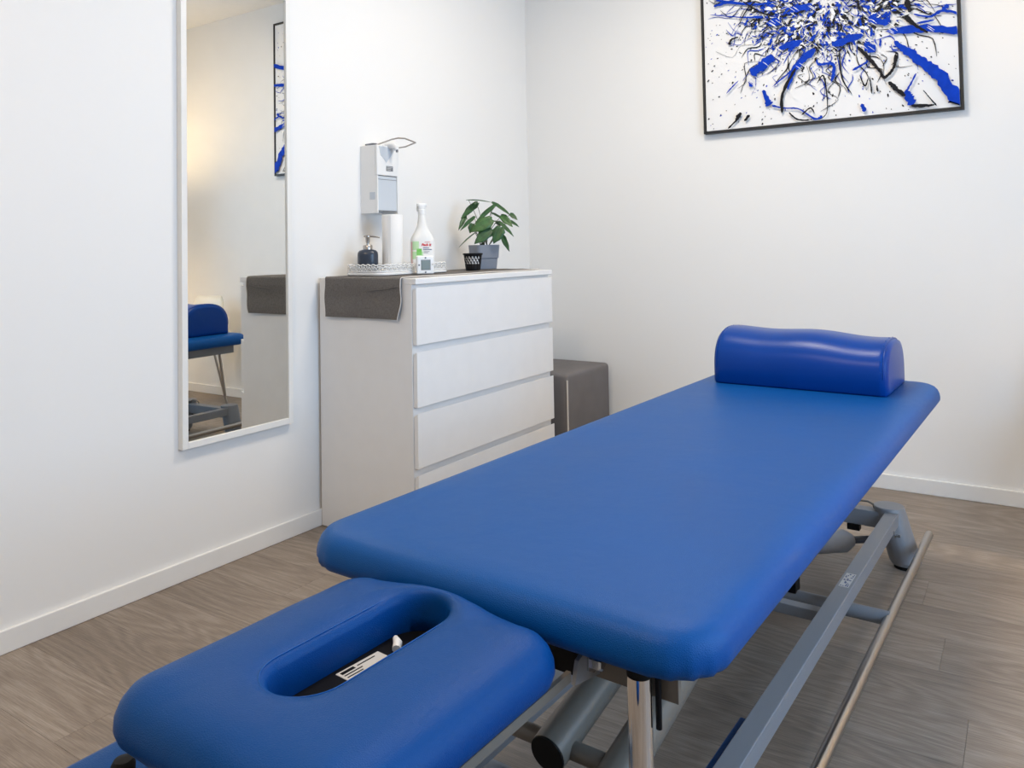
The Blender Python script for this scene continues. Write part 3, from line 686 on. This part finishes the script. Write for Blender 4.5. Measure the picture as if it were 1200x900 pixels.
def ribbon(col, pts_, ragged=.25, rr=R0, sub=5):
    P_ = []
    for i in range(len(pts_)-1):
        p0 = pts_[max(i-1, 0)]; p1 = pts_[i]; p2 = pts_[i+1]; p3 = pts_[min(i+2, len(pts_)-1)]
        for k in range(sub):
            t = k/sub
            P_.append([.5*(2*p1[j]+(p2[j]-p0[j])*t+(2*p0[j]-5*p1[j]+4*p2[j]-p3[j])*t*t+(3*p1[j]-p0[j]-3*p2[j]+p3[j])*t**3) for j in range(3)])
    P_.append(list(pts_[-1]))
    P_[0][2] *= .25; P_[-1][2] *= .2; P_[1][2] *= .75; P_[-2][2] *= .7; vs = []; depth[0] += 5e-6; yv = -.0261-depth[0]
    for i, p_ in enumerate(P_):
        q0, q1 = P_[max(i-1, 0)], P_[min(i+1, len(P_)-1)]; dx, dz = q1[0]-q0[0], q1[1]-q0[1]; l = math.hypot(dx, dz) or 1
        nx, nz = -dz/l, dx/l; w_ = max(.0006, p_[2]/2)
        for sgn in (1, -1):
            e = w_*(1+rr.uniform(-ragged, ragged)); c_ = clampc((p_[0]+sgn*nx*e, p_[1]+sgn*nz*e)); vs.append((c_[0], yv, c_[1]))
    paint[col].add(vs, [(2*i, 2*i+1, 2*i+3, 2*i+2) for i in range(len(P_)-1)])
def blot(col, x, z, r, el=1, ang=0, rr=R0, n=9):
    depth[0] += 5e-6; yv = -.0261-depth[0]; vs = []
    for k in range(n):
        t = 2*math.pi*k/n; q_ = r*(1+rr.uniform(-.3, .3)); u, v = q_*el*math.cos(t), q_*math.sin(t)
        c_ = clampc((x+u*math.cos(ang)-v*math.sin(ang), z+u*math.sin(ang)+v*math.cos(ang))); vs.append((c_[0], yv, c_[1]))
    paint[col].add(vs, [tuple(range(n))])
BX, BZ = .60, .565
rp = random.Random(21)
# far flung drops
for k in range(1200):
    a = rp.uniform(0, 2*math.pi); d = rp.uniform(.2, .85)
    x, z = BX+d*math.cos(a), BZ+d*math.sin(a)
    if not (.02 < x < PWD-.02 and .02 < z < PHT-.02): continue
    r = rp.choice((.0014, .0016, .002, .002, .0026, .0035)); blot(rp.choice('kkkb'), x, z, r, rp.uniform(1, 2.6), a+rp.uniform(-.4, .4), rp)
# fine radial threads
for k in range(230):
    a = rp.uniform(0, 2*math.pi); d0 = rp.uniform(.16, .36); l = rp.uniform(.04, .16); pts_ = []
    for j in range(4):
        d = d0+l*j/3; a2 = a+rp.uniform(-.09, .09); pts_.append((BX+d*1.15*math.cos(a2), BZ+d*math.sin(a2)*1.05, rp.uniform(.0012, .0055)))
    ribbon(rp.choice('bbkk'), pts_, .35, rp, 3)
# the burst itself
for k in range(1700):
    a = rp.uniform(0, 2*math.pi); d = .30*math.sqrt(rp.random())*rp.uniform(.75, 1.12)
    x, z = BX+d*1.18*math.cos(a), BZ+d*.80*math.sin(a); h_ = a+rp.uniform(-1.3, 1.3); l = rp.uniform(.012, .050); cu = rp.uniform(-1.2, 1.2)
    wv = rp.choice((.003, .004, .005, .007, .010, .014)); pts_ = []
    for j in range(4):
        pts_.append((x, z, wv*(.35, 1, .9, .2)[j])); x += l/3*math.cos(h_); z += l/3*math.sin(h_); h_ += cu*.5
    ribbon(rp.choices('bkw', (.42, .34, .24))[0], pts_, .4, rp, 3)
# large blue streaks flung to the upper half
for a, l, wv in ((1.0, .50, .03), (1.9, .46, .022), (2.5, .5, .02), (.45, .56, .026), (-.03+.22, .54, .018), (2.95, .5, .012), (1.45, .48, .012)):
    ribbon('b', [(BX+.22*math.cos(a), BZ+.22*math.sin(a), wv*.4), (BX+.33*math.cos(a+.05), BZ+.33*math.sin(a+.05), wv), (BX+l*math.cos(a), BZ+l*math.sin(a), wv*1.1), (BX+(l+.05)*math.cos(a-.05), BZ+(l+.05)*math.sin(a-.05), wv*.5)], .25, rp)
for c_, l in ST:
    p_ = [(x/1000, z/1000, w_/1000) for x, z, w_ in l]
    ribbon(c_, p_, .30, R0, 8)
    if c_ == 'b' and p_[0][2] > .02:
        for j in range(7):
            q_ = rp.choice(p_); x, z = q_[0]+rp.uniform(-.02, .02), q_[1]+rp.uniform(-.02, .02)
            ribbon('w', [(x, z, .001), (x+.012, z-.010, .003), (x+.026, z-.024, .001)], .4, rp, 2)
for nm, k in (('blue_paint', 'b'), ('black_paint', 'k'), ('white_paint', 'w')):
    o = obj(nm, paint[k], M['p'+{'b': 'blue', 'k': 'black', 'w': 'white'}[k]], pt); o['kind'] = 'stuff'
    # keep every stroke facing the room
# ------------------------------------------------------------------ ottoman
ot = thing('cube_ottoman', 'grey velour cube ottoman in the corner behind the white chest', 'ottoman', (.300, -.278, 0))
OW, OD, OH = .226, .232, .482
rs = [seg_pts(rr_ring(-OW, OW, -OD, OD, .02, d, z, 5), 5, 6) for d, z in ((.012, .002), (.003, .004), (0, .014), (0, OH-.028), (.002, OH-.016), (.007, OH-.007), (.016, OH-.002), (.05, OH))]
obj('body', MB().rings(rs), M['ott'], ot, angle=60)
obj('zip_piping', MB().tube([(OW-.0035, -OD+.0035, .008), (OW-.0030, -OD+.003, OH-.03)], .0045, 8), M['hem'], ot)
obj('seam', MB().loop(rr_ring(-OW, OW, -OD, OD, .02, .003, OH-.018, 5), .0018, 6), M['ott'], ot)

# ------------------------------------------------------------------ armchair that only the mirror shows
ch = thing('visitor_chair', 'cream shell armchair on thin metal legs seen in the mirror', 'chair', (2.76, -.42, 0))
sh = MB(); rs = []
for k in range(9):
    u = k/8; z = .43+.36*u; hwid = .225-.055*u; y_ = .13+.09*u
    if k == 8: z -= .0; hwid -= .035
    if k == 7: hwid -= .004
    rs.append([(-hwid+2*hwid*j/14, y_-.035*math.cos(math.pi*(j/14-.5))+.035*0, z) for j in range(15)])
bk_ = obj('backrest', MB().rings(rs, False, False, closed=False), M['shell'], ch, angle=80)
so = bk_.modifiers.new('solid', 'SOLIDIFY'); so.thickness = .011
st2 = obj('seat', MB().rings([rr_ring(-.225, .225, -.24, .17, .07, d, z, 8) for d, z in ((.03, .425), (.004, .43), (0, .44), (.01, .448), (.05, .446))]), M['shell'], ch, angle=70)
for s_ in (-1, 1):
    obj('leg', MB().tube([(s_*.20, .10, .425), (s_*.275, .165, 0)], .0085, 12), M['satin'], ch)
    obj('leg', MB().tube([(s_*.20, -.17, .425), (s_*.245, -.225, 0)], .0085, 12), M['satin'], ch)
    ar = obj('arm_tube', MB().tube([(s_*.262, .155, .07), (s_*.272, .10, .40), (s_*.280, .075, .56), (s_*.283, .06, .615), (s_*.287, .03, .638), (s_*.29, -.05, .645), (s_*.29, -.15, .640)], .0105, 12), M['satin'], ch)
    obj('arm_pad', MB().tube([(s_*.287, .035, .642), (s_*.29, -.05, .648), (s_*.29, -.17, .643)], .0135, 12), M['rubber'], ar)
# warm standard lamp further right along the back wall, out of the picture; it tints that wall and floor
lp = thing('floor_lamp', 'slim floor lamp with a pale shade standing in the far right corner', 'lamp', (3.45, -.75, 0))
obj('base', MB().lathe([(.14, 0), (.14, .015), (.02, .022)], 32), M['satin'], lp)
obj('pole', MB().tube([(0, 0, .02), (0, 0, 1.35)], .011, 14), M['satin'], lp)
shd = obj('shade', MB().lathe([(.19, 1.30), (.15, 1.56), (.148, 1.56), (.188, 1.30), (.19, 1.30)], 40, cap0=False, cap1=False), M['shell'], lp)
obj('bulb', MB().lathe([(.012, 1.36), (.03, 1.40), (.03, 1.43), (.015, 1.455), (.002, 1.46)], 16), mat('warm_bulb', (1, .7, .38), emit=12), lp)
pl_ = bpy.data.lights.new('lamp_light', 'POINT'); pl_.energy = 30; pl_.color = (1.0, .72, .36); pl_.shadow_soft_size = .06
lo = bpy.data.objects.new('lamp_light', pl_); C.objects.link(lo); lo.location = (3.45, -.75, 1.50)
